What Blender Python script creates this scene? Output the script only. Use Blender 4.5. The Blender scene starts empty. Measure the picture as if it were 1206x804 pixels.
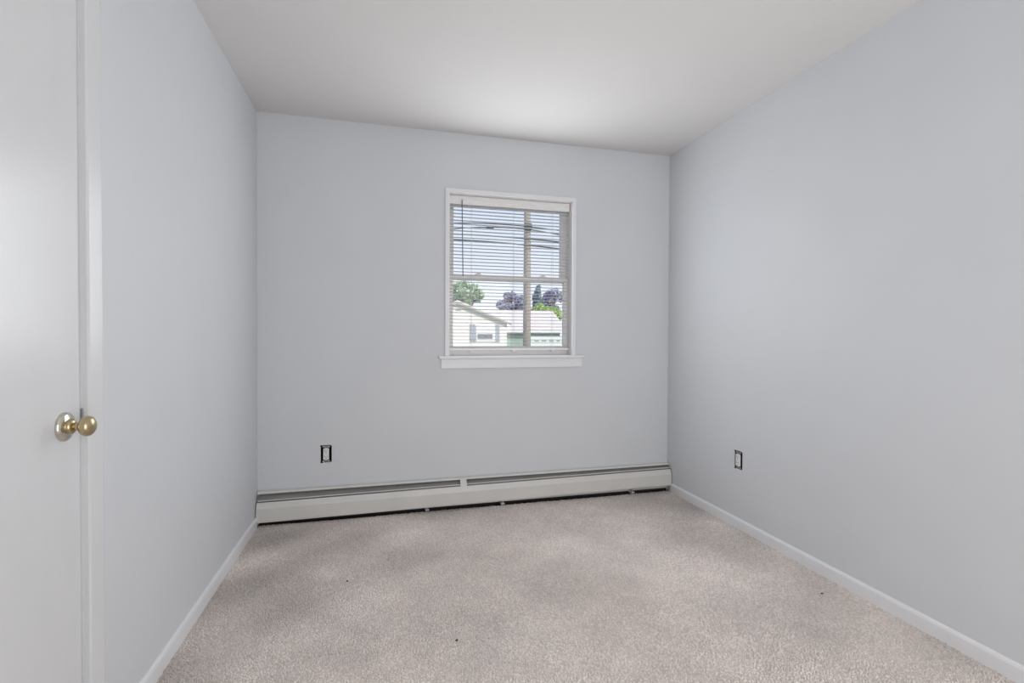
import bpy, bmesh, math, random
import numpy as np
from mathutils import Vector, Matrix

S = bpy.context.scene
C = S.collection
random.seed(7)
RNG = np.random.default_rng(11)

# ------------------------------------------------------------------ camera
F_PX, YAW, PITCH, ROLL, CAM_H = 577.15, 0.25579, -0.01393, 0.0042, 1.1323
XL, XR, YB, YF, H = -0.726, 2.019, 3.1907, -0.85, 2.44     # room inner faces
fw = Vector((math.sin(YAW)*math.cos(PITCH), math.cos(YAW)*math.cos(PITCH), math.sin(PITCH)))
r0 = Vector((math.cos(YAW), -math.sin(YAW), 0)); u0 = r0.cross(fw)
rt = r0*math.cos(ROLL) + u0*math.sin(ROLL); up = -r0*math.sin(ROLL) + u0*math.cos(ROLL)
cam = bpy.data.objects.new('camera', bpy.data.cameras.new('camera')); C.objects.link(cam)
m = Matrix((rt, up, -fw)).transposed().to_4x4(); m.translation = (0, 0, CAM_H); cam.matrix_world = m
cam.data.sensor_fit = 'HORIZONTAL'; cam.data.sensor_width = 36; cam.data.lens = F_PX/1206*36
cam.data.clip_start = 0.02; cam.data.clip_end = 500
S.camera = cam

def ray(px, py): return fw + rt*((px-603)/F_PX) + up*((402-py)/F_PX)
def on_y(px, py, y): d = ray(px, py); return d*(y/d.y) + Vector((0, 0, CAM_H))
def on_x(px, py, x): d = ray(px, py); return d*(x/d.x) + Vector((0, 0, CAM_H))
def on_z(px, py, z): d = ray(px, py); return d*((z-CAM_H)/d.z) + Vector((0, 0, CAM_H))

E_WIN, E_FILL = 12.8, 36.0
# ------------------------------------------------------------------ world, sun, lights, exposure
S.view_settings.view_transform = 'Standard'; S.view_settings.look = 'None'
S.view_settings.exposure = 0.0; S.view_settings.gamma = 1.0; S.view_settings.use_curve_mapping = False
W = bpy.data.worlds.new('sky'); S.world = W; W.use_nodes = True
nt = W.node_tree; bg = nt.nodes['Background']
tc = nt.nodes.new('ShaderNodeTexCoord'); sp = nt.nodes.new('ShaderNodeSeparateXYZ'); rp = nt.nodes.new('ShaderNodeValToRGB')
nt.links.new(tc.outputs['Generated'], sp.inputs[0]); nt.links.new(sp.outputs['Z'], rp.inputs[0]); nt.links.new(rp.outputs[0], bg.inputs['Color'])
e = rp.color_ramp.elements
e[0].position = 0.0; e[0].color = (0.92, 0.95, 1.0, 1)
e[1].position = 0.9; e[1].color = (0.40, 0.60, 0.95, 1)
k = rp.color_ramp.elements.new(0.26); k.color = (0.68, 0.80, 1.0, 1)
bg.inputs['Strength'].default_value = 1.12

def lamp(name, kind, energy, loc, target=None, **kw):
    l = bpy.data.lights.new(name, kind); l.energy = energy
    for a, v in kw.items(): setattr(l, a, v)
    o = bpy.data.objects.new(name, l); C.objects.link(o); o.location = loc
    if target is not None:
        o.rotation_euler = (Vector(target)-Vector(loc)).to_track_quat('-Z', 'Y').to_euler()
    return o
lamp('sun', 'SUN', 2.9, (15, -14, 18), (0, 10, 0), angle=0.01, color=(1.0, 0.95, 0.87))
# daylight entering through the window opening
lamp('window_daylight', 'AREA', E_WIN, (0.836, YB-0.006, 1.53), (0.836, 0, 1.53), shape='RECTANGLE', size=0.82, size_y=0.98, color=(0.95, 0.98, 1.0))
# soft fill light added behind the camera, out of view
lamp('fill_light', 'AREA', E_FILL, (1.15, YF-0.02, 1.04), (0.72, 1.5, 1.42), shape='RECTANGLE', size=1.5, size_y=1.95, color=(1.0, 0.985, 0.965))

# ------------------------------------------------------------------ materials
def mat(name, col, rough=0.6, metal=0.0, spec=0.5, var=0.0, vscale=8.0, bump=0.0, bscale=200.0, bdist=0.001, stretch=None, island=0.0, coat=0.0):
    M = bpy.data.materials.new(name); M.use_nodes = True
    n = M.node_tree; b = n.nodes['Principled BSDF']
    b.inputs['Roughness'].default_value = rough; b.inputs['Metallic'].default_value = metal
    b.inputs['Specular IOR Level'].default_value = spec; b.inputs['Coat Weight'].default_value = coat
    t = n.nodes.new('ShaderNodeTexCoord'); mp = n.nodes.new('ShaderNodeMapping')
    n.links.new(t.outputs['Object'], mp.inputs[0])
    if stretch: mp.inputs['Scale'].default_value = stretch
    ns = n.nodes.new('ShaderNodeTexNoise'); ns.inputs['Scale'].default_value = vscale; ns.inputs['Detail'].default_value = 4
    n.links.new(mp.outputs[0], ns.inputs['Vector'])
    hsv = n.nodes.new('ShaderNodeHueSaturation'); hsv.inputs['Color'].default_value = (*col, 1)
    mr = n.nodes.new('ShaderNodeMapRange'); mr.inputs['From Min'].default_value = 0.3; mr.inputs['From Max'].default_value = 0.7
    mr.inputs['To Min'].default_value = 1-var; mr.inputs['To Max'].default_value = 1+var
    n.links.new(ns.outputs['Fac'], mr.inputs['Value'])
    val = mr.outputs[0]
    if island:
        g = n.nodes.new('ShaderNodeNewGeometry'); mi = n.nodes.new('ShaderNodeMapRange')
        mi.inputs['To Min'].default_value = 1-island; mi.inputs['To Max'].default_value = 1+island
        n.links.new(g.outputs['Random Per Island'], mi.inputs['Value'])
        mu = n.nodes.new('ShaderNodeMath'); mu.operation = 'MULTIPLY'
        n.links.new(val, mu.inputs[0]); n.links.new(mi.outputs[0], mu.inputs[1]); val = mu.outputs[0]
    n.links.new(val, hsv.inputs['Value']); n.links.new(hsv.outputs[0], b.inputs['Base Color'])
    if bump:
        nb = n.nodes.new('ShaderNodeTexNoise'); nb.inputs['Scale'].default_value = bscale; nb.inputs['Detail'].default_value = 3
        n.links.new(mp.outputs[0], nb.inputs['Vector'])
        bp = n.nodes.new('ShaderNodeBump'); bp.inputs['Strength'].default_value = bump; bp.inputs['Distance'].default_value = bdist
        n.links.new(nb.outputs['Fac'], bp.inputs['Height']); n.links.new(bp.outputs[0], b.inputs['Normal'])
    return M
MT = dict(
    wall=mat('wall_paint', (0.69, 0.708, 0.738), 0.55, spec=0.3, var=0.012, vscale=3, bump=0.12, bscale=260, bdist=0.0006),
    ceiling=mat('ceiling_paint', (0.73, 0.715, 0.705), 0.9, spec=0.15, var=0.01, vscale=2, bump=0.1, bscale=220, bdist=0.0006),
    white=mat('white_trim_paint', (0.83, 0.835, 0.855), 0.36, var=0.01, bump=0.05, bscale=120, bdist=0.0005),
    door=mat('door_paint', (0.715, 0.722, 0.738), 0.27, var=0.012, vscale=4, bump=0.25, bscale=70, bdist=0.0009, stretch=(1, 3, 1)),
    vinyl=mat('window_vinyl', (0.92, 0.905, 0.905), 0.35, var=0.01),
    slat=mat('blind_slat', (0.88, 0.87, 0.87), 0.4, var=0.01),
    heater=mat('heater_enamel', (0.70, 0.69, 0.665), 0.42, var=0.03, vscale=6),
    damper=mat('damper_metal', (0.30, 0.295, 0.29), 0.5, metal=0.3, var=0.08),
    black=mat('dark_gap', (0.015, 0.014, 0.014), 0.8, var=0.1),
    fin=mat('aluminium_fin', (0.10, 0.10, 0.10), 0.5, metal=0.6, var=0.1),
    brass=mat('aged_brass', (0.52, 0.43, 0.26), 0.30, metal=1.0, var=0.12, vscale=40),
    chrome=mat('worn_plate', (0.72, 0.68, 0.60), 0.16, metal=1.0, var=0.10, vscale=60),
    steel=mat('steel', (0.55, 0.55, 0.56), 0.35, metal=1.0, var=0.05),
    plastic=mat('outlet_plastic', (0.80, 0.80, 0.80), 0.35, var=0.01),
    wand=mat('wand_plastic', (0.16, 0.16, 0.17), 0.25, var=0.03),
    cord=mat('ladder_cord', (0.78, 0.78, 0.80), 0.8, var=0.02),
    back=mat('carpet_backing', (0.76, 0.69, 0.65), 0.95, var=0.1),
    speck=mat('dark_speck', (0.035, 0.028, 0.025), 0.8, var=0.1),
    flake=mat('paint_flake', (0.78, 0.77, 0.74), 0.6, var=0.05),
    crumb=mat('wood_crumb', (0.62, 0.47, 0.30), 0.8, var=0.1),
    siding=mat('cream_siding', (0.86, 0.81, 0.75), 0.7, var=0.03, vscale=0.8),
    green=mat('green_siding', (0.36, 0.47, 0.41), 0.7, var=0.04, vscale=0.8),
    shingle=mat('pale_shingle', (0.84, 0.73, 0.64), 0.85, var=0.08, vscale=2.5),
    rake=mat('rake_board', (0.40, 0.42, 0.39), 0.6, var=0.04),
    hwhite=mat('house_white', (0.82, 0.81, 0.79), 0.6, var=0.02),
    shutter=mat('grey_shutter', (0.36, 0.38, 0.43), 0.6, var=0.05),
    hglass=mat('house_glass', (0.16, 0.18, 0.21), 0.15, var=0.03),
    pole=mat('pole_wood', (0.40, 0.34, 0.29), 0.85, var=0.15, vscale=3, stretch=(4, 4, 0.4)),
    cable=mat('cable', (0.05, 0.055, 0.06), 0.7, var=0.05),
    bark=mat('bark', (0.16, 0.12, 0.09), 0.9, var=0.2),
    leafg=mat('green_leaves', (0.44, 0.58, 0.38), 0.6, var=0.1, island=0.45),
    leafy=mat('yellow_green_leaves', (0.52, 0.68, 0.22), 0.6, var=0.1, island=0.4),
    leafp=mat('purple_leaves', (0.40, 0.38, 0.52), 0.6, var=0.1, island=0.5),
    leafb=mat('dark_blue_green_leaves', (0.28, 0.36, 0.44), 0.6, var=0.1, island=0.5),
    lawn=mat('lawn', (0.22, 0.25, 0.16), 0.9, var=0.25, vscale=0.6),
    ext=mat('exterior_wall', (0.55, 0.55, 0.53), 0.8, var=0.03),
)
# glass: clear sheet with a Fresnel reflection
G = bpy.data.materials.new('window_glass'); G.use_nodes = True; n = G.node_tree; n.nodes.clear()
o_ = n.nodes.new('ShaderNodeOutputMaterial'); mx = n.nodes.new('ShaderNodeMixShader'); tr = n.nodes.new('ShaderNodeBsdfTransparent'); gl = n.nodes.new('ShaderNodeBsdfGlossy')
fr = n.nodes.new('ShaderNodeFresnel'); fr.inputs[0].default_value = 1.35; gl.inputs['Roughness'].default_value = 0.02; tr.inputs[0].default_value = (0.97, 0.97, 0.97, 1)
n.links.new(fr.outputs[0], mx.inputs[0]); n.links.new(tr.outputs[0], mx.inputs[1]); n.links.new(gl.outputs[0], mx.inputs[2]); n.links.new(mx.outputs[0], o_.inputs[0])
MT['glass'] = G
# carpet yarn: tone drifts over the floor, every tuft a little different
K = mat('carpet_yarn', (0.89, 0.815, 0.775), 0.95, spec=0.1, var=0.05, vscale=5.0, island=0.16); MT['yarn'] = K
n = K.node_tree; out = n.nodes['Material Output']; pb_ = n.nodes['Principled BSDF']
src = pb_.inputs['Base Color'].links[0].from_socket
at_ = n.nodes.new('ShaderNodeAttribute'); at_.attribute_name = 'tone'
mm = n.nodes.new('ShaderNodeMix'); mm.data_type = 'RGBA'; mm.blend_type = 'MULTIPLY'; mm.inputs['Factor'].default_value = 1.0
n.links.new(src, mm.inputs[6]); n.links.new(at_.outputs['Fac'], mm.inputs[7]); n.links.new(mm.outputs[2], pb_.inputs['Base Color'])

# ------------------------------------------------------------------ mesh helpers
def obj(name, bm, material, parent=None, smooth=False):
    me = bpy.data.meshes.new(name)
    if isinstance(bm, bmesh.types.BMesh):
        bmesh.ops.recalc_face_normals(bm, faces=bm.faces); bm.to_mesh(me); bm.free()
    else:
        me.from_pydata(*bm); me.update()
    if smooth:
        for p in me.polygons: p.use_smooth = True
    me.materials.append(MT[material])
    o = bpy.data.objects.new(name, me); C.objects.link(o)
    if parent is not None: o.parent = parent
    return o
def link_copy(o, parent, loc=None):
    c = o.copy(); C.objects.link(c); c.parent = parent
    if loc is not None: c.location = loc
    return c
def tag(o, label=None, cat=None, group=None, kind=None):
    if label: o['label'] = label
    if cat: o['category'] = cat
    if group: o['group'] = group
    if kind: o['kind'] = kind
    return o
def empty(name, loc=(0, 0, 0)):
    o = bpy.data.objects.new(name, None); C.objects.link(o); o.location = loc; o.empty_display_size = 0.1
    return o
def add_box(bm, a, b, bev=0.0):
    a, b = Vector(a), Vector(b)
    r = bmesh.ops.create_cube(bm, size=1.0)['verts']
    for v in r: v.co = Vector((a[i] + (v.co[i]+0.5)*(b[i]-a[i]) for i in range(3)))
    if bev:
        es = list({e for v in r for e in v.link_edges})
        bmesh.ops.bevel(bm, geom=es, offset=bev, segments=2, profile=0.6, affect='EDGES')
def box(a, b, bev=0.0):
    bm = bmesh.new(); add_box(bm, a, b, bev); return bm
def extrude_poly(pts, axis, a, b):
    """closed polygon pts (2-D) extruded along axis from a to b"""
    bm = bmesh.new(); i = 'xyz'.index(axis); rings = []
    for t in (a, b):
        ring = []
        for p in pts:
            q = list(p); q.insert(i, t); ring.append(bm.verts.new(q))
        rings.append(ring)
    bm.faces.new(rings[0]); bm.faces.new(list(reversed(rings[1]))); L = len(pts)
    for j in range(L): bm.faces.new((rings[0][j], rings[1][j], rings[1][(j+1) % L], rings[0][(j+1) % L]))
    return bm
def lathe(prof, axis='x', seg=32, sgn=1):
    """profile (distance along axis, radius)"""
    bm = bmesh.new(); rings = []
    for d, r in prof:
        ring = []
        for j in range(seg):
            a = 2*math.pi*j/seg; c, s = r*math.cos(a), r*math.sin(a)
            ring.append(bm.verts.new({'x': (d*sgn, c, s), 'y': (c, d*sgn, s), 'z': (c, s, d*sgn)}[axis]))
        rings.append(ring)
    for p, q in zip(rings, rings[1:]):
        for j in range(seg): bm.faces.new((p[j], p[(j+1) % seg], q[(j+1) % seg], q[j]))
    bm.faces.new(rings[0]); bm.faces.new(rings[-1])
    return bm
def tube(pts, rad, seg=6, taper=None):
    bm = bmesh.new(); rings = []
    pts = [Vector(p) for p in pts]
    for i, p in enumerate(pts):
        d = (pts[min(i+1, len(pts)-1)] - pts[max(i-1, 0)]).normalized()
        a = d.cross(Vector((0, 0, 1)) if abs(d.z) < 0.9 else Vector((1, 0, 0))).normalized(); b = d.cross(a)
        r = rad if taper is None else taper[i]
        rings.append([bm.verts.new(p + (a*math.cos(2*math.pi*j/seg) + b*math.sin(2*math.pi*j/seg))*r) for j in range(seg)])
    for p, q in zip(rings, rings[1:]):
        for j in range(seg): bm.faces.new((p[j], p[(j+1) % seg], q[(j+1) % seg], q[j]))
    bm.faces.new(rings[0]); bm.faces.new(rings[-1])
    return bm
def holed_wall(axis, c0, c1, u0_, u1_, v0_, v1_, holes):
    """wall slab from c0 to c1 along axis ('x' or 'y'); u the other horizontal axis, v = z; holes = (u0,u1,v0,v1)"""
    us = sorted({u0_, u1_, *[h[0] for h in holes], *[h[1] for h in holes]}); vs = sorted({v0_, v1_, *[h[2] for h in holes], *[h[3] for h in holes]})
    def solid(i, j):
        if not (0 <= i < len(us)-1 and 0 <= j < len(vs)-1): return False
        cu, cv = (us[i]+us[i+1])/2, (vs[j]+vs[j+1])/2
        return not any(h[0] < cu < h[1] and h[2] < cv < h[3] for h in holes)
    bm = bmesh.new(); vd = {}
    def V(c, u, v):
        kk = (round(c, 5), round(u, 5), round(v, 5))
        if kk not in vd: vd[kk] = bm.verts.new((c, u, v) if axis == 'x' else (u, c, v))
        return vd[kk]
    for i in range(len(us)-1):
        for j in range(len(vs)-1):
            if not solid(i, j): continue
            a, b, c, d = us[i], us[i+1], vs[j], vs[j+1]
            for cc in (c0, c1): bm.faces.new((V(cc, a, c), V(cc, b, c), V(cc, b, d), V(cc, a, d)))
            for (di, dj, p, q) in ((-1, 0, (a, c), (a, d)), (1, 0, (b, c), (b, d)), (0, -1, (a, c), (b, c)), (0, 1, (a, d), (b, d))):
                if not solid(i+di, j+dj): bm.faces.new((V(c0, *p), V(c1, *p), V(c1, *q), V(c0, *q)))
    return bm

# ------------------------------------------------------------------ room shell
TH = 0.14
WX0, WX1, WZ0, WZ1 = 0.409, 1.262, 0.985, 2.052          # window rough opening
DY0, DY1, DZ1 = 0.684, 1.446, 2.032                      # door opening in the left wall
OL = on_y(384.2, 534.3, YB); OR = on_x(869.8, 541.6, XR) # outlet centres
hw, hh = 0.032, 0.051
s = obj('floor', box((XL-TH, YF-TH, -0.12), (XR+TH, YB+TH, -0.0036)), 'back'); tag(s, 'taupe carpeted floor of the empty room', 'floor', kind='structure')
s = obj('ceiling', box((XL-TH, YF-TH, H), (XR+TH, YB+TH, H+0.12)), 'ceiling'); tag(s, 'flat off-white painted ceiling', 'ceiling', kind='structure')
s = obj('wall_back', holed_wall('y', YB, YB+TH, XL-TH, XR+TH, -0.12, H, [(WX0, WX1, WZ0, WZ1), (OL.x-hw, OL.x+hw, OL.z-hh, OL.z+hh)]), 'wall'); tag(s, 'pale grey-blue wall with the window and heater', 'wall', kind='structure')
s = obj('wall_left', holed_wall('x', XL-TH, XL, YF, YB, -0.12, H, [(DY0, DY1, -0.12, DZ1)]), 'wall'); tag(s, 'pale grey-blue wall beside the white door', 'wall', kind='structure')
s = obj('wall_right', holed_wall('x', XR, XR+TH, YF, YB, -0.12, H, [(OR.y-hw, OR.y+hw, OR.z-hh, OR.z+hh)]), 'wall'); tag(s, 'pale grey-blue blank wall with one outlet on the right', 'wall', kind='structure')
s = obj('wall_front', holed_wall('y', YF-TH, YF, XL-TH, XR+TH, -0.12, H, [(0.35, 1.95, -0.12, 2.05)]), 'wall'); tag(s, 'pale grey-blue wall behind the camera', 'wall', kind='structure')  # opening added to let the fill light in

hb = bmesh.new()  # unseen hall, added to give the fill light a source
for a_, b_ in (((-0.9, YF-1.6, -0.12), (3.2, YF-TH, -0.0055)), ((-0.9, YF-1.6, 2.2), (3.2, YF-TH, 2.3)), ((-0.9, YF-1.7, -0.12), (3.2, YF-1.6, 2.3)), ((-1.0, YF-1.6, -0.12), (-0.9, YF-TH, 2.3)), ((3.2, YF-1.6, -0.12), (3.3, YF-TH, 2.3))): add_box(hb, a_, b_)
s = obj('added_hall', hb, 'wall'); tag(s, 'pale unseen hallway added behind the camera for the fill light', 'hallway', kind='structure')

# carpet pile: real tufts, leaning with the tread
def carpet():
    st = 0.0066
    xs = np.arange(XL+0.012, XR-0.010, st); ys = np.arange(0.55, YB-0.036, st)
    X, Y = np.meshgrid(xs, ys); X = X.ravel(); Y = Y.ravel(); N = len(X)
    X = X + RNG.uniform(-0.45, 0.45, N)*st; Y = Y + RNG.uniform(-0.45, 0.45, N)*st
    def field(seed, sc):                                   # smooth pseudo-noise
        q = np.random.default_rng(seed); v = np.zeros(N)
        for _ in range(9):
            a = q.uniform(0, 2*np.pi); f = sc*q.uniform(0.5, 2.0); v += np.sin(f*(X*np.cos(a)+Y*np.sin(a)) + q.uniform(0, 6.28))
        return v/3.0
    lx = 0.0030*field(3, 4.0) + 0.0016*field(5, 16.0) + RNG.normal(0, 0.0020, N)
    ly = 0.0030*field(4, 4.0) + 0.0016*field(6, 16.0) + RNG.normal(0, 0.0020, N)
    ht = 0.0100 + 0.0008*field(8, 6.0) + RNG.uniform(-0.0022, 0.0014, N)
    r = RNG.uniform(0.0032, 0.0048, N); a0 = RNG.uniform(0, 2*np.pi, N)
    # tone: paler in the middle, darker towards the walls in ragged patches, faint vacuum streaks
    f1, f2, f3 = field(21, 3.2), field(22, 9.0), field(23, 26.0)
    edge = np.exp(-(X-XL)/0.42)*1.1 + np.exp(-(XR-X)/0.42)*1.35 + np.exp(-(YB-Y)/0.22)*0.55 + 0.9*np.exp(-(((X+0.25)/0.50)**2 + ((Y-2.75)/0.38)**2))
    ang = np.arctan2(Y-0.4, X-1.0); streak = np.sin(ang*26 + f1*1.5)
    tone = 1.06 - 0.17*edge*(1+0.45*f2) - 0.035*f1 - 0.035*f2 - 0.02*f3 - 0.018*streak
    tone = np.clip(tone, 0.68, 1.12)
    V = np.zeros((N, 7, 3))
    for k_ in range(3):
        a = a0 + k_*2.0944
        V[:, k_] = np.stack([X + r*np.cos(a), Y + r*np.sin(a), np.full(N, -0.009)], 1)
        a = a + 0.6
        V[:, 3+k_] = np.stack([X + lx*0.75 + 0.92*r*np.cos(a), Y + ly*0.75 + 0.92*r*np.sin(a), -0.009 + ht*0.86], 1)
    V[:, 6] = np.stack([X + lx, Y + ly, -0.009 + ht], 1)
    base = np.arange(N)[:, None, None]*7
    tri = []
    for k_ in range(3):
        j = (k_+1) % 3
        tri += [(k_, j, 3+j), (k_, 3+j, 3+k_), (3+k_, 3+j, 6)]
    Fc = (base + np.array(tri)[None]).reshape(-1)
    me = bpy.data.meshes.new('carpet_pile'); nf = N*9
    me.vertices.add(N*7); me.vertices.foreach_set('co', V.reshape(-1))
    me.loops.add(nf*3); me.loops.foreach_set('vertex_index', Fc.astype(np.int32))
    me.polygons.add(nf); me.polygons.foreach_set('loop_start', np.arange(0, nf*3, 3, dtype=np.int32)); me.polygons.foreach_set('loop_total', np.full(nf, 3, np.int32))
    me.update(); me.validate()
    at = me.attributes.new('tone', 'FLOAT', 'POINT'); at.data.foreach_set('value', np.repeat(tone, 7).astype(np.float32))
    me.materials.append(MT['yarn'])
    o = bpy.data.objects.new('carpet_pile', me); C.objects.link(o)
    tag(o, 'short taupe carpet pile covering the floor', 'carpet', kind='stuff')
carpet()

# baseboards
BH, BT = 0.060, 0.012
for nm, xa, sg in (('baseboard_left', XL, 1), ('baseboard_right', XR, -1)):
    prof = [(xa, -0.008), (xa+sg*BT, -0.008), (xa+sg*BT, BH-0.012), (xa+sg*(BT-0.003), BH-0.003), (xa+sg*(BT-0.007), BH), (xa, BH)]
    y0 = DY1+0.066 if sg > 0 else YF
    o = obj(nm, extrude_poly(prof, 'y', y0, YB-0.062), 'white')
    tag(o, 'low white baseboard along the %s' % ('wall with the door' if sg > 0 else 'blank wall with one outlet'), 'baseboard', kind='structure')
o = obj('baseboard_left', extrude_poly([(XL, -0.008), (XL+BT, -0.008), (XL+BT, BH-0.004), (XL+BT-0.006, BH), (XL, BH)], 'y', YF, DY0-0.066), 'white')
tag(o, 'short white baseboard on the near side of the door', 'baseboard', kind='structure')

# ------------------------------------------------------------------ door in the left wall
door = tag(empty('door_1', (XL, DY1, 0)), 'flat white semi-gloss door with a brass knob', 'door', kind='structure')
door.location = (0, 0, 0)
obj('slab', box((XL-0.036, DY0+0.003, 0.008), (XL-0.001, DY1-0.007, DZ1-0.003), 0.0015), 'door', door)
jb = bmesh.new()
add_box(jb, (XL-TH, DY1-0.0008, -0.008), (XL-0.0005, DY1+0.0005, DZ1)); add_box(jb, (XL-TH, DY0-0.0005, -0.008), (XL-0.0005, DY0+0.0008, DZ1)); add_box(jb, (XL-TH, DY0, DZ1-0.001), (XL-0.0005, DY1, DZ1+0.0005))
add_box(jb, (XL-0.085, DY1-0.014, -0.008), (XL-0.038, DY1-0.0008, DZ1)); add_box(jb, (XL-0.085, DY0+0.0008, -0.008), (XL-0.038, DY0+0.014, DZ1))
obj('jamb', jb, 'white', door)
KP = on_x(79.5, 502.3, XL+0.006)
kn = empty('knob_set', (XL-0.001, KP.y, KP.z)); kn.parent = door; kn.name = 'knob_set'
obj('rosette', lathe([(0, 0.0345), (0.003, 0.0345), (0.0065, 0.0325), (0.0095, 0.027), (0.011, 0.021), (0.012, 0.0165)], 'x', 40), 'chrome', kn, True)
obj('collar', lathe([(0.010, 0.0185), (0.016, 0.018), (0.019, 0.0155), (0.021, 0.0125)], 'x', 32), 'brass', kn, True)
obj('neck', lathe([(0.018, 0.0095), (0.036, 0.0085)], 'x', 24), 'brass', kn, True)
obj('knob', lathe([(0.030, 0.010), (0.0325, 0.0135), (0.036, 0.0185), (0.0405, 0.0225), (0.0455, 0.0240), (0.0505, 0.0235), (0.055, 0.0210), (0.0585, 0.0160), (0.0605, 0.0100), (0.0613, 0.003)], 'x', 40), 'brass', kn, True)
# strike plate lip on the jamb
obj('strike_plate', box((XL-0.002, DY1-0.002, KP.z-0.030), (XL+0.0022, DY1+0.0072, KP.z+0.034), 0.0008), 'steel', door)
trim = tag(empty('trim_1'), 'white casing around the white door', 'trim', kind='structure')
def casing_side(ya, yb):
    # ranch profile: thin at the opening, thicker outside
    w = yb-ya
    return [(XL, ya), (XL+0.0100, ya), (XL+0.0135, ya+w*0.10), (XL+0.0155, ya+w*0.62), (XL+0.0165, ya+w*0.90), (XL+0.0140, yb), (XL, yb)]
obj('side_casing', extrude_poly(casing_side(DY1+0.004, DY1+0.066), 'z', -0.008, DZ1+0.004), 'door', trim)
obj('side_casing', extrude_poly(casing_side(DY0-0.004, DY0-0.066), 'z', -0.008, DZ1+0.004), 'door', trim)
obj('head_casing', extrude_poly([(XL, DZ1+0.004), (XL+0.010, DZ1+0.004), (XL+0.0155, DZ1+0.04), (XL+0.0165, DZ1+0.062), (XL+0.014, DZ1+0.066), (XL, DZ1+0.066)][::1], 'y', DY0-0.066, DY1+0.066), 'door', trim)

# ------------------------------------------------------------------ window
win = tag(empty('window_1'), 'white double-hung window with thin casing, stool and apron', 'window', kind='structure')
CW, CT = 0.026, 0.014                                     # casing width, thickness
for xa, xb in ((WX0-CW, WX0+0.001), (WX1-0.001, WX1+CW)): obj('side_casing', box((xa, YB-CT, 0.992), (xb, YB, WZ1-0.001), 0.0025), 'white', win)
obj('head_casing', box((WX0-CW, YB-CT, WZ1-0.001), (WX1+CW, YB, WZ1+CW), 0.0025), 'white', win)
obj('stool', box((0.344, YB-0.030, 0.974), (1.350, YB-0.0002, 0.992), 0.004), 'white', win)
obj('stool_inner', box((WX0, YB-0.0004, 0.974), (WX1, YB+0.070, 0.992)), 'white', win)
obj('apron', box((0.358, YB-0.013, 0.911), (1.336, YB, 0.974), 0.003), 'white', win)
jm = bmesh.new()
add_box(jm, (WX0-0.0005, YB-0.0005, 0.985), (WX0+0.004, YB+TH, WZ1)); add_box(jm, (WX1-0.004, YB-0.0005, 0.985), (WX1+0.0005, YB+TH, WZ1)); add_box(jm, (WX0, YB-0.0005, WZ1-0.004), (WX1, YB+TH, WZ1+0.0005))
obj('jamb_liner', jm, 'vinyl', win)
obj('outer_sill', box((WX0, YB+0.070, 0.960), (WX1, YB+TH+0.03, 0.988)), 'vinyl', win)
MZ = 1.535
def sash(name, x0, x1, z0, z1, ya, yb, gx0, gx1, gz0, gz1):
    p = empty(name); p.parent = win
    obj('stile', box((x0, ya, z0), (gx0, yb, z1), 0.002), 'vinyl', p); obj('stile', box((gx1, ya, z0), (x1, yb, z1), 0.002), 'vinyl', p)
    obj('rail', box((gx0-0.001, ya, z0), (gx1+0.001, yb, gz0), 0.002), 'vinyl', p); obj('rail', box((gx0-0.001, ya, gz1), (gx1+0.001, yb, z1), 0.002), 'vinyl', p)
    obj('pane', box((gx0-0.004, (ya+yb)/2-0.002, gz0-0.004), (gx1+0.004, (ya+yb)/2+0.002, gz1+0.004)), 'glass', p)
    return p
ls = sash('lower_sash', WX0+0.004, WX1-0.004, 0.992, MZ, YB+0.072, YB+0.100, 0.446, 1.228, 1.050, MZ-0.036)
us = sash('upper_sash', WX0+0.004, WX1-0.004, MZ-0.036, WZ1-0.004, YB+0.104, YB+0.132, 0.453, 1.214, MZ, 1.996)
for px in (563, 639):
    c = on_y(px, 319, YB+0.085)
    lk = bmesh.new(); add_box(lk, (c.x-0.022, YB+0.076, MZ), (c.x+0.022, YB+0.098, MZ+0.006), 0.0015); add_box(lk, (c.x-0.010, YB+0.078, MZ+0.006), (c.x+0.016, YB+0.092, MZ+0.013), 0.002)
    obj('sash_lock', lk, 'vinyl', ls)

# ------------------------------------------------------------------ venetian blind (hangs inside the frame)
blind = tag(empty('venetian_blind', (0.836, YB+0.045, 2.046)), 'white venetian blind with open slats hanging in the window', 'blind')
BX0, BX1, BY = WX0+0.008, WX1-0.008, YB+0.045
O = Vector(blind.location)
def bpart(name, bm, m_, smooth=False):
    bmesh.ops.translate(bm, verts=bm.verts, vec=-O); return obj(name, bm, m_, blind, smooth)
hp = [(BY-0.0140, 2.046), (BY-0.0150, 2.044), (BY-0.0150, 2.0405), (BY-0.0132, 2.0390), (BY-0.0132, 2.0245), (BY-0.0150, 2.0230), (BY-0.0150, 2.0195), (BY-0.0128, 2.0180),
      (BY-0.0128, 2.0075), (BY-0.0146, 2.0060), (BY-0.0146, 2.0025), (BY-0.0126, 2.0010), (BY-0.0126, 1.9930), (BY-0.0140, 1.9905), (BY+0.0145, 1.9905), (BY+0.0145, 2.046)]
bpart('headrail', extrude_poly(hp, 'x', BX0, BX1), 'vinyl')
NS, Z_BOT, Z_TOP = 42, 1.052, 1.9755
TILT = math.radians(6)                                     # room edge a little high, outer edge low
def slat_mesh():
    up_, dn = [], []
    for i in range(7):
        t = -1 + 2*i/6; up_.append((t*0.0125, 0.0016*(1-t*t) + 0.0003)); dn.append((t*0.0125, 0.0016*(1-t*t) - 0.0003))
    pts = up_ + dn[::-1]; c, s_ = math.cos(-TILT), math.sin(-TILT)
    return extrude_poly([(y*c - z*s_, y*s_ + z*c) for y, z in pts], 'x', BX0-0.836, BX1-0.836)
first = obj('slat', slat_mesh(), 'slat', blind)
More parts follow.
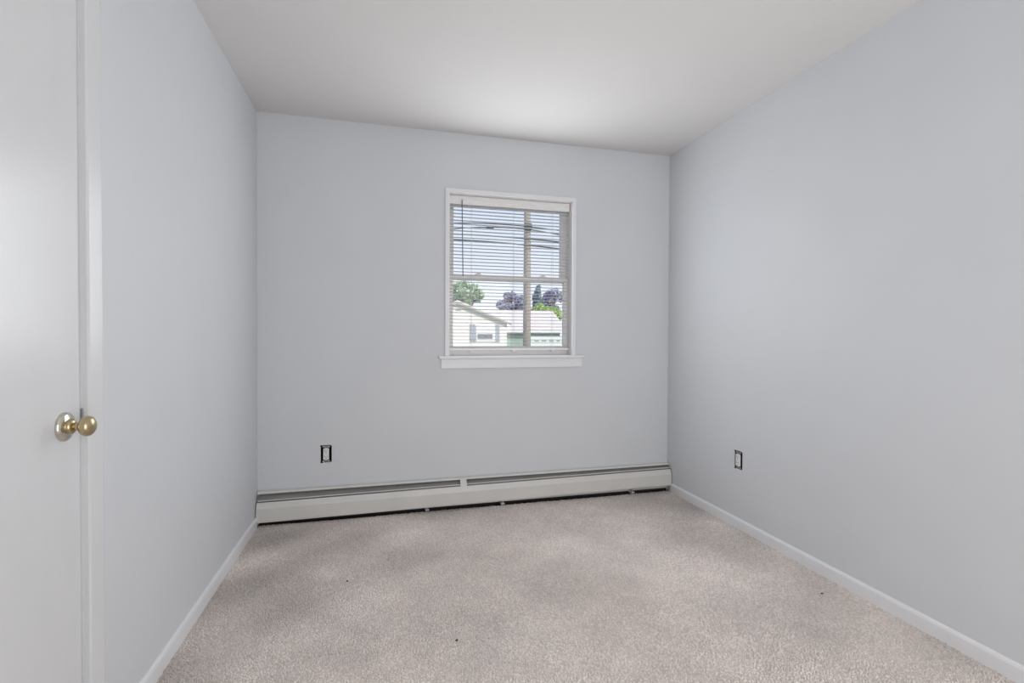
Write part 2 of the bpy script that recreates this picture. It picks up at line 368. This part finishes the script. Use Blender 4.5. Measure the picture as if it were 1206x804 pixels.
zs = [Z_BOT + (Z_TOP-Z_BOT)*i/(NS-1) for i in range(NS)]
first.location = (0, 0, zs[0]-O.z)
for z in zs[1:]: link_copy(first, blind, (0, 0, z-O.z))
bpart('bottom_rail', box((BX0, BY-0.012, 1.026), (BX1, BY+0.012, 1.042), 0.003), 'vinyl')
for px in (555, 604.5, 650):
    c = on_y(px, 412, BY)
    cd = bmesh.new()
    for dy in (-0.0135, 0.0135): add_box(cd, (c.x-0.0009, BY+dy-0.0006, 1.040), (c.x+0.0009, BY+dy+0.0006, 2.012))
    bpart('ladder_cord', cd, 'cord')
    bpart('cord_plug', box((c.x-0.010, BY-0.0155, 1.018), (c.x+0.010, BY+0.006, 1.027), 0.002), 'vinyl')
wt, wb = on_y(544.2, 235.5, BY-0.024), on_y(545.2, 325, BY-0.024)
bpart('tilt_wand', tube([wt, wb], 0.0033, 6), 'wand')
bpart('wand_hook', tube([(wt.x, BY-0.012, wt.z+0.010), (wt.x, BY-0.020, wt.z+0.012), (wt.x, BY-0.024, wt.z-0.004)], 0.0014, 6), 'steel')

# ------------------------------------------------------------------ baseboard heater under the window
ht = tag(empty('baseboard_heater', (0.65, YB, 0)), 'long cream baseboard heater along the floor under the window', 'heater')
ht.location = (0, 0, 0)
HX0, HX1 = XL+0.006, XR-0.006
SPX = on_y(546, 575, YB-0.06).x
D = lambda d: YB-d
def zoff(x): return -0.011 + 0.022*(x-XL)/(XR-XL)          # it climbs a little to the right
def strip(prof, xa, xb, tilt=1.0):
    bm = extrude_poly([(D(d), z) for d, z in prof], 'x', xa, xb)
    for v in bm.verts: v.co.z += zoff(v.co.x)*tilt
    return bm
def sheet(line, t=0.0012):
    """thin folded sheet: open polyline (d,z) given a thickness"""
    P = [Vector(p) for p in line]; out = []
    for i, p in enumerate(P):
        a = P[max(i-1, 0)]; b = P[min(i+1, len(P)-1)]; d = (b-a).normalized(); out.append(p + Vector((-d.y, d.x))*t)
    return [tuple(p) for p in P] + [tuple(p) for p in reversed(out)]
obj('back_plate', strip(sheet([(0.0005, 0.010), (0.0005, 0.196), (0.006, 0.199), (0.030, 0.1965), (0.034, 0.188)], 0.0015), HX0, HX1, 0.12), 'heater', ht)
for xa, xb in ((HX0+0.004, SPX-0.018), (SPX+0.018, HX1-0.004)):
    obj('damper', strip(sheet([(0.014, 0.180), (0.050, 0.150)], 0.001), xa, xb, 0.5), 'damper', ht)
for xa, xb in ((HX0, SPX-0.0005), (SPX+0.0005, HX1)):
    obj('front_cover', strip(sheet([(0.0545, 0.1515), (0.0560, 0.1500), (0.0670, 0.1170), (0.0670, 0.046), (0.0655, 0.038), (0.056, 0.038)], 0.0012), xa, xb), 'heater', ht)
    obj('cover_lip', strip(sheet([(0.036, 0.1610), (0.0500, 0.1620), (0.0515, 0.1590)], 0.0010), xa+0.003, xb-0.003), 'heater', ht)
sx0, sx1 = SPX-0.020, SPX+0.022
obj('splice_plate', strip(sheet([(0.030, 0.1985), (0.036, 0.1945), (0.0545, 0.163), (0.0580, 0.1510), (0.0685, 0.1172), (0.0685, 0.0445), (0.0670, 0.0370)], 0.0012), sx0, sx1), 'heater', ht)
fe = bmesh.new(); N_F = 150
for i in range(N_F):
    x = HX0+0.12 + (HX1-HX0-0.24)*i/(N_F-1); add_box(fe, (x-0.0004, D(0.055), 0.062), (x+0.0004, D(0.010), 0.125))
fp = obj('heating_element', lathe([(HX0+0.02, 0.011), (HX1-0.02, 0.011)], 'x', 12), 'fin', ht); fp.location = (0, D(0.032), 0.094)
ff = obj('fin_row', fe, 'fin', ht); tag(ff, kind='stuff')
for px, py in ((503, 598.5), (592, 590), (745, 577)):
    c = on_y(px, py, D(0.05))
    bk = bmesh.new(); add_box(bk, (c.x-0.012, D(0.058), 0.010), (c.x+0.012, D(0.002), 0.0125)); add_box(bk, (c.x-0.012, D(0.058), 0.010), (c.x+0.012, D(0.0565), 0.020)); add_box(bk, (c.x-0.002, D(0.050), -0.008), (c.x+0.002, D(0.002), 0.012)); add_box(bk, (c.x-0.002, D(0.052), 0.010), (c.x+0.002, D(0.002), 0.150))
    obj('support_bracket', bk, 'heater', ht)
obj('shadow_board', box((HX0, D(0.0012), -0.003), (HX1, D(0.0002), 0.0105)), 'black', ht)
obj('gap_shadow_strip', box((HX0, D(0.036), -0.0045), (HX1, D(0.0002), -0.0025)), 'black', bpy.data.objects['floor'])  # like the shadow board, black painted in for the shade under the heater

# ------------------------------------------------------------------ uncovered outlets
def outlet(label, place):
    root = tag(empty('electrical_outlet'), label, 'outlet', 'outlets without cover plates')
    # local frame: x right along wall, y out of the wall (towards the room = -y), z up
    bx = bmesh.new(); w, h, d, t = 0.0315, 0.0505, 0.055, 0.0012
    add_box(bx, (-w, 0.001, -h), (-w+t, d, h)); add_box(bx, (w-t, 0.001, -h), (w, d, h)); add_box(bx, (-w, 0.001, -h), (w, d, -h+t)); add_box(bx, (-w, 0.001, h-t), (w, d, h)); add_box(bx, (-w, d-t, -h), (w, d, h))
    obj('wall_box', bx, 'black', root)
    obj('body', box((-0.0170, 0.0, -0.034), (0.0170, 0.030, 0.034), 0.002), 'black', root)
    yk = bmesh.new(); add_box(yk, (-0.009, -0.0012, -0.0475), (0.009, 0.0004, 0.0475)); add_box(yk, (-0.021, -0.0012, 0.040), (0.021, 0.0004, 0.049), 0.0006); add_box(yk, (-0.021, -0.0012, -0.049), (0.021, 0.0004, -0.040), 0.0006)
    obj('mounting_strap', yk, 'steel', root)
    for zz in (-0.0445, 0.0445):
        sc = obj('screw', lathe([(0, 0.0033), (0.0012, 0.0030), (0.0018, 0.0015)], 'y', 12, -1), 'steel', root, True); sc.location = (0, -0.0012, zz)
    fc = obj('receptacle_face', box((-0.0168, -0.0065, -0.0345), (0.0168, 0.001, 0.0345), 0.0015), 'plastic', root)
    for zz in (-0.0185, 0.0185):
        obj('slot', box((-0.0078, -0.0070, zz-0.001), (-0.0054, -0.0062, zz+0.008)), 'black', fc)
        obj('slot', box((0.0054, -0.0070, zz), (0.0076, -0.0062, zz+0.007)), 'black', fc)
        gh = obj('ground_hole', lathe([(0, 0.0027), (0.0007, 0.0027)], 'y', 10, -1), 'black', fc); gh.location = (0, -0.0063, zz-0.0075)
    cs = obj('center_screw', lathe([(0, 0.0026), (0.0009, 0.0022)], 'y', 10, -1), 'steel', fc); cs.location = (0, -0.0063, 0)
    # rough dark cut edge of the wall board around the box
    q = 0.0045
    for a_, b_ in (((-hw-0.003, -0.0004, hh-q), (hw-0.006, 0.004, hh+0.003)), ((-hw-0.0015, -0.0003, -hh-0.004), (-hw+0.014, 0.004, -hh+q)), ((-hw+0.02, -0.0004, -hh-0.001), (hw-0.008, 0.004, -hh+q))):
        obj('cut_edge', box(a_, b_), 'black', root)
    place(root)
def pl_back(r): r.location = (OL.x, YB, OL.z)
def pl_right(r): r.location = (XR, OR.y, OR.z); r.rotation_euler = (0, 0, -math.pi/2)
outlet('white duplex outlet without cover plate on the wall left of the window', pl_back)
outlet('white duplex outlet without cover plate on the blank right wall', pl_right)

# ------------------------------------------------------------------ bits lying on the carpet
def bit(name, px, py, size, m_, label, cat, rz=0.0, el=1.6):
    c = on_z(px, py, 0.002); bm = bmesh.new(); bmesh.ops.create_icosphere(bm, subdivisions=2, radius=1)
    for v in bm.verts:
        j = 1 + 0.25*math.sin(7*v.co.x + px) * math.cos(5*v.co.y)
        v.co = Vector((v.co.x*size*el*j, v.co.y*size*j, v.co.z*size*0.45))
    o = obj(name, bm, m_, None, True); o.location = (c.x, c.y, 0.0035); o.rotation_euler = (0.1, 0.05, rz); tag(o, label, cat, 'crumbs on the carpet')
bit('dark_crumb', 409, 684.5, 0.0042, 'speck', 'tiny dark crumb on the carpet toward the wall with the door', 'crumb', 1.2)
bit('dark_crumb', 538, 754, 0.0044, 'speck', 'tiny dark crumb on the carpet in the center foreground', 'crumb', 0.9)
bit('dark_crumb', 968, 699, 0.0045, 'speck', 'tiny dark crumb on the carpet near the right baseboard', 'crumb', 0.2)
bit('paint_flake', 336, 620.5, 0.0065, 'flake', 'white paint flake on the carpet near the left end of the heater', 'flake', 0.2, 2.6)
bit('paint_flake', 697, 592, 0.0060, 'flake', 'pale flake on the carpet before the right half of the heater', 'flake', -0.4, 2.2)
bit('wood_crumb', 300.5, 632, 0.0060, 'crumb', 'tan wood crumb on the carpet at the corner of the left baseboard', 'crumb', 0.8, 1.8)

# ------------------------------------------------------------------ outside
GZ = -1.15
g = obj('ground', box((-90, YB+1.0, GZ-0.2), (110, 140, GZ)), 'lawn'); tag(g, 'lawn outside beyond the window', 'lawn', kind='structure')

house = tag(empty('neighbor_house'), 'pale ranch house with gable and long roof outside the window', 'house')
def P(px, py, Y): return on_y(px, py, Y)
Y1 = 30.0                                                   # gable front
pk, er = P(538.5, 355.5, Y1), P(601.5, 381.0, Y1)
wr = P(597, 385, Y1).x; half = er.x - pk.x; xl_ = pk.x - (wr-pk.x)
ez = er.z; pz = pk.z; slope = (pz-ez)/half
wallz = lambda x: pz - slope*abs(x-pk.x) - 0.05
bm = extrude_poly([(xl_, GZ), (wr, GZ), (wr, wallz(wr)), (pk.x, wallz(pk.x)), (xl_, wallz(xl_))], 'y', Y1, Y1+9); obj('gable_wall', bm, 'siding', house)
for sg in (-1, 1):
    e1 = pk.x + sg*half
    bm = extrude_poly([(pk.x, pz+0.10), (e1, ez+0.10), (e1, ez), (pk.x, pz)], 'y', Y1-0.20, Y1+9); obj('roof_slope', bm, 'shingle', house)
    bm = extrude_poly([(pk.x, pz+0.02), (e1, ez+0.02), (e1, ez-0.12), (pk.x, pz-0.12)], 'y', Y1-0.24, Y1-0.19); obj('rake_board', bm, 'rake', house)
v0 = P(540, 364.5, Y1); obj('gable_vent', box((v0.x-0.16, Y1-0.04, v0.z-0.06), (v0.x+0.16, Y1+0.01, v0.z+0.06)), 'rake', house)
a, b = P(560.5, 382.5, Y1), P(583, 402, Y1)
wf = obj('window_frame', box((a.x, Y1-0.06, b.z), (b.x, Y1+0.02, a.z)), 'hwhite', house)
pa, pb = P(562.5, 393.2, Y1-0.06), P(580, 398.8, Y1-0.06); obj('pane', box((pa.x, Y1-0.075, pb.z), (pb.x, Y1-0.055, pa.z)), 'hglass', wf)
for xa, xb in ((553.6, 559.6), (582.8, 588.2)):
    a, b = P(xa, 381.5, Y1), P(xb, 402.5, Y1); sh = obj('shutter', box((a.x, Y1-0.05, b.z), (b.x, Y1+0.01, a.z)), 'shutter', house)
    obj('louver_panel', box((a.x+0.05, Y1-0.06, b.z+0.08), (b.x-0.05, Y1-0.045, a.z-0.08)), 'shutter', sh)
Y2 = 32.0                                                   # long wing, set back
e0, e1 = P(585, 388.5, Y2-0.5), P(669, 388.5, Y2-0.5); r1, r2 = P(548, 364.0, Y2+4.2), P(650.5, 364.3, Y2+4.2)
zE, zR = e0.z, r1.z
obj('wing_wall', box((wr-1, Y2, GZ), (e1.x-0.4, Y2+8.2, zE)), 'green', house)
yr = Y2+4.2; yb2 = Y2+8.9
vs = [(e0.x, Y2-0.5, zE), (e1.x, Y2-0.5, zE), (e1.x, yb2, zE), (e0.x, yb2, zE), (r1.x, yr, zR), (r2.x, yr, zR)]
obj('wing_roof', (vs, [], [(0, 1, 5, 4), (1, 2, 5), (2, 3, 4, 5), (3, 0, 4), (3, 2, 1, 0)]), 'shingle', house)
obj('fascia', box((e0.x, Y2-0.54, zE-0.16), (e1.x, Y2-0.48, zE+0.03)), 'hwhite', house)

fence = tag(empty('white_fence'), 'low white fence before the green house wall, low in the window', 'fence')
Y3 = 27.0; fa, fb = P(624.5, 395.6, Y3), P(668, 395.6, Y3)
obj('panel', box((fa.x, Y3, GZ), (fb.x, Y3+0.05, P(640, 402.6, Y3).z)), 'hwhite', fence)
obj('top_rail', box((fa.x, Y3-0.03, P(640, 399.6, Y3).z), (fb.x, Y3+0.08, fa.z)), 'hwhite', fence)
nx = 5
for i in range(nx):
    x = fa.x + (fb.x-fa.x)*(i+0.35)/nx
    obj('baluster', box((x-0.09, Y3, P(640, 402.8, Y3).z), (x+0.09, Y3+0.05, P(640, 399.4, Y3).z)), 'hwhite', fence)

Y4 = 20.0
pc = P(620.8, 330, Y4); pw = (P(625.2, 330, Y4).x - P(616.6, 330, Y4).x)/2
pole = tag(empty('utility_pole', (pc.x, Y4, GZ)), 'wooden utility pole standing outside the window', 'pole')
hp_ = 10.2
sh = obj('shaft', lathe([(0, pw*1.08), (3, pw), (6.0, pw*0.92), (hp_, pw*0.8)], 'z', 16), 'pole', pole, True)
zc = P(620, 267, Y4).z - GZ
obj('clamp', box((-pw*1.1, -pw*1.45, zc-0.14), (pw*0.9, -pw*0.6, zc+0.10), 0.02), 'cable', pole)
def cable(ya, pa, pm, pb, rad, label, splice=None):
    A, B, Cn = P(*pa, ya), P(*pm, ya), P(*pb, ya); pts = []
    for i in range(41):
        t = -1.2 + 2.9*i/40
        # quadratic through the three sighted points
        xq = A.x + (Cn.x-A.x)*t; lx = [(xq-B.x)*(xq-Cn.x)/((A.x-B.x)*(A.x-Cn.x)), (xq-A.x)*(xq-Cn.x)/((B.x-A.x)*(B.x-Cn.x)), (xq-A.x)*(xq-B.x)/((Cn.x-A.x)*(Cn.x-B.x))]
        pts.append((xq, ya, lx[0]*A.z + lx[1]*B.z + lx[2]*Cn.z))
    o = obj('utility_cable', tube(pts, rad, 6), 'cable', None, True)
    if splice:
        c = P(*splice, ya); sc = obj('splice_case', lathe([(-0.16, 0.02), (-0.13, 0.06), (0.13, 0.06), (0.16, 0.02)], 'x', 10), 'cable', o, True); sc.location = c
    tag(o, label, 'cable', 'overhead cables at the pole')
YC = Y4 - pw*1.4
cable(YC, (534, 262.5), (620, 266.5), (659, 271.5), 0.022, 'thin overhead cable, topmost of those crossing the pole')
cable(YC-0.03, (534, 269.5), (620, 270.0), (659, 276.5), 0.022, 'overhead cable just below the topmost at the pole clamp', (577, 268.6))
cable(YC-0.02, (534, 275.5), (620, 281.0), (659, 285), 0.030, 'thick overhead cable, third from the top at the pole')
cable(YC-0.05, (534, 282.0), (620, 288.5), (659, 293), 0.030, 'thick overhead cable, lowest of those crossing the pole')

def tree(name, label, px, py0, py1, pxw, Y, mleaf, n=2600, ls=0.16, squash=1.0, trunk=True, seed=1, blobs=17, cat='tree'):
    q = np.random.default_rng(seed)
    top, bot = P(px, py0, Y), P(px, py1, Y); w_ = (P(px+pxw/2, py0, Y).x - P(px-pxw/2, py0, Y).x)/2; hz = (top.z-bot.z)/2
    cz = (top.z+bot.z)/2
    root = tag(empty(name, (top.x, Y, GZ)), label, cat, 'trees beyond the house')
    cen = q.normal(0, 1, (blobs, 3)); cen /= np.linalg.norm(cen, axis=1)[:, None]; cen *= (q.uniform(0.25, 0.68, blobs)**0.6)[:, None]
    rad = q.uniform(0.24, 0.42, blobs)
    pick = q.integers(0, blobs, n); d = q.normal(0, 1, (n, 3)); d /= np.linalg.norm(d, axis=1)[:, None]
    pos = cen[pick] + d*(rad[pick]*q.uniform(0.5, 1.0, n))[:, None]
    pos /= np.abs(pos).max(0)
    pos *= np.array([w_, w_*0.9, hz]); pos[:, 2] += cz-GZ
    # leaf clumps: bent diamond of two triangles
    a = q.normal(0, 1, (n, 3)); a /= np.linalg.norm(a, axis=1)[:, None]; b = np.cross(a, q.normal(0, 1, (n, 3))); b /= np.linalg.norm(b, axis=1)[:, None]; c = np.cross(a, b)
    sz = (ls*q.uniform(0.6, 1.3, n))[:, None]
    V = np.stack([pos-a*sz, pos+b*sz*0.6+c*sz*0.2, pos+a*sz, pos-b*sz*0.6+c*sz*0.2], 1).reshape(-1, 3)
    Fs = [(4*i, 4*i+1, 4*i+2, 4*i+3) for i in range(n)]
    obj('crown', (V.tolist(), [], Fs), mleaf, root)
    if trunk:
        hb = cz-GZ+hz*0.3
        obj('trunk', tube([(0, 0, 0), (0.05, 0, hb*0.5), (-0.05, 0.05, hb)], 0.2, 8, [0.30, 0.22, 0.08]), 'bark', root, True)
        bmx = bmesh.new(); bmx.free()
        for kk in range(5):
            tt = cen[kk]*np.array([w_, w_*0.9, hz])*0.9
            obj('branch', tube([(0, 0, hb*0.62), (tt[0]*0.5, tt[1]*0.5, (hb*0.62+cz-GZ+tt[2])/2), (tt[0], tt[1], cz-GZ+tt[2])], 0.05, 6, [0.12, 0.07, 0.02]), 'bark', root)
tree('green_tree', 'loose green tree above the gable of the house', 550, 331, 364, 46, 44, 'leafg', 3200, 0.20, seed=3)
tree('purple_tree', 'rounded purple-leaved tree above the house roof, left of the pole', 602, 343, 372, 36, 46, 'leafp', 3200, 0.19, seed=4)
tree('blue_green_tree', 'narrow dark blue-green tree just right of the pole', 635, 333, 372, 15, 47, 'leafb', 1800, 0.18, seed=5)
tree('purple_tree', 'thin pale purple tree, rightmost behind the roof', 651, 338, 370, 26, 50, 'leafp', 1300, 0.18, seed=6)
tree('leafy_bush', 'bright yellow-green bushy tree behind the right end of the roof', 646, 352, 388, 46, 42.5, 'leafy', 3600, 0.17, seed=7)
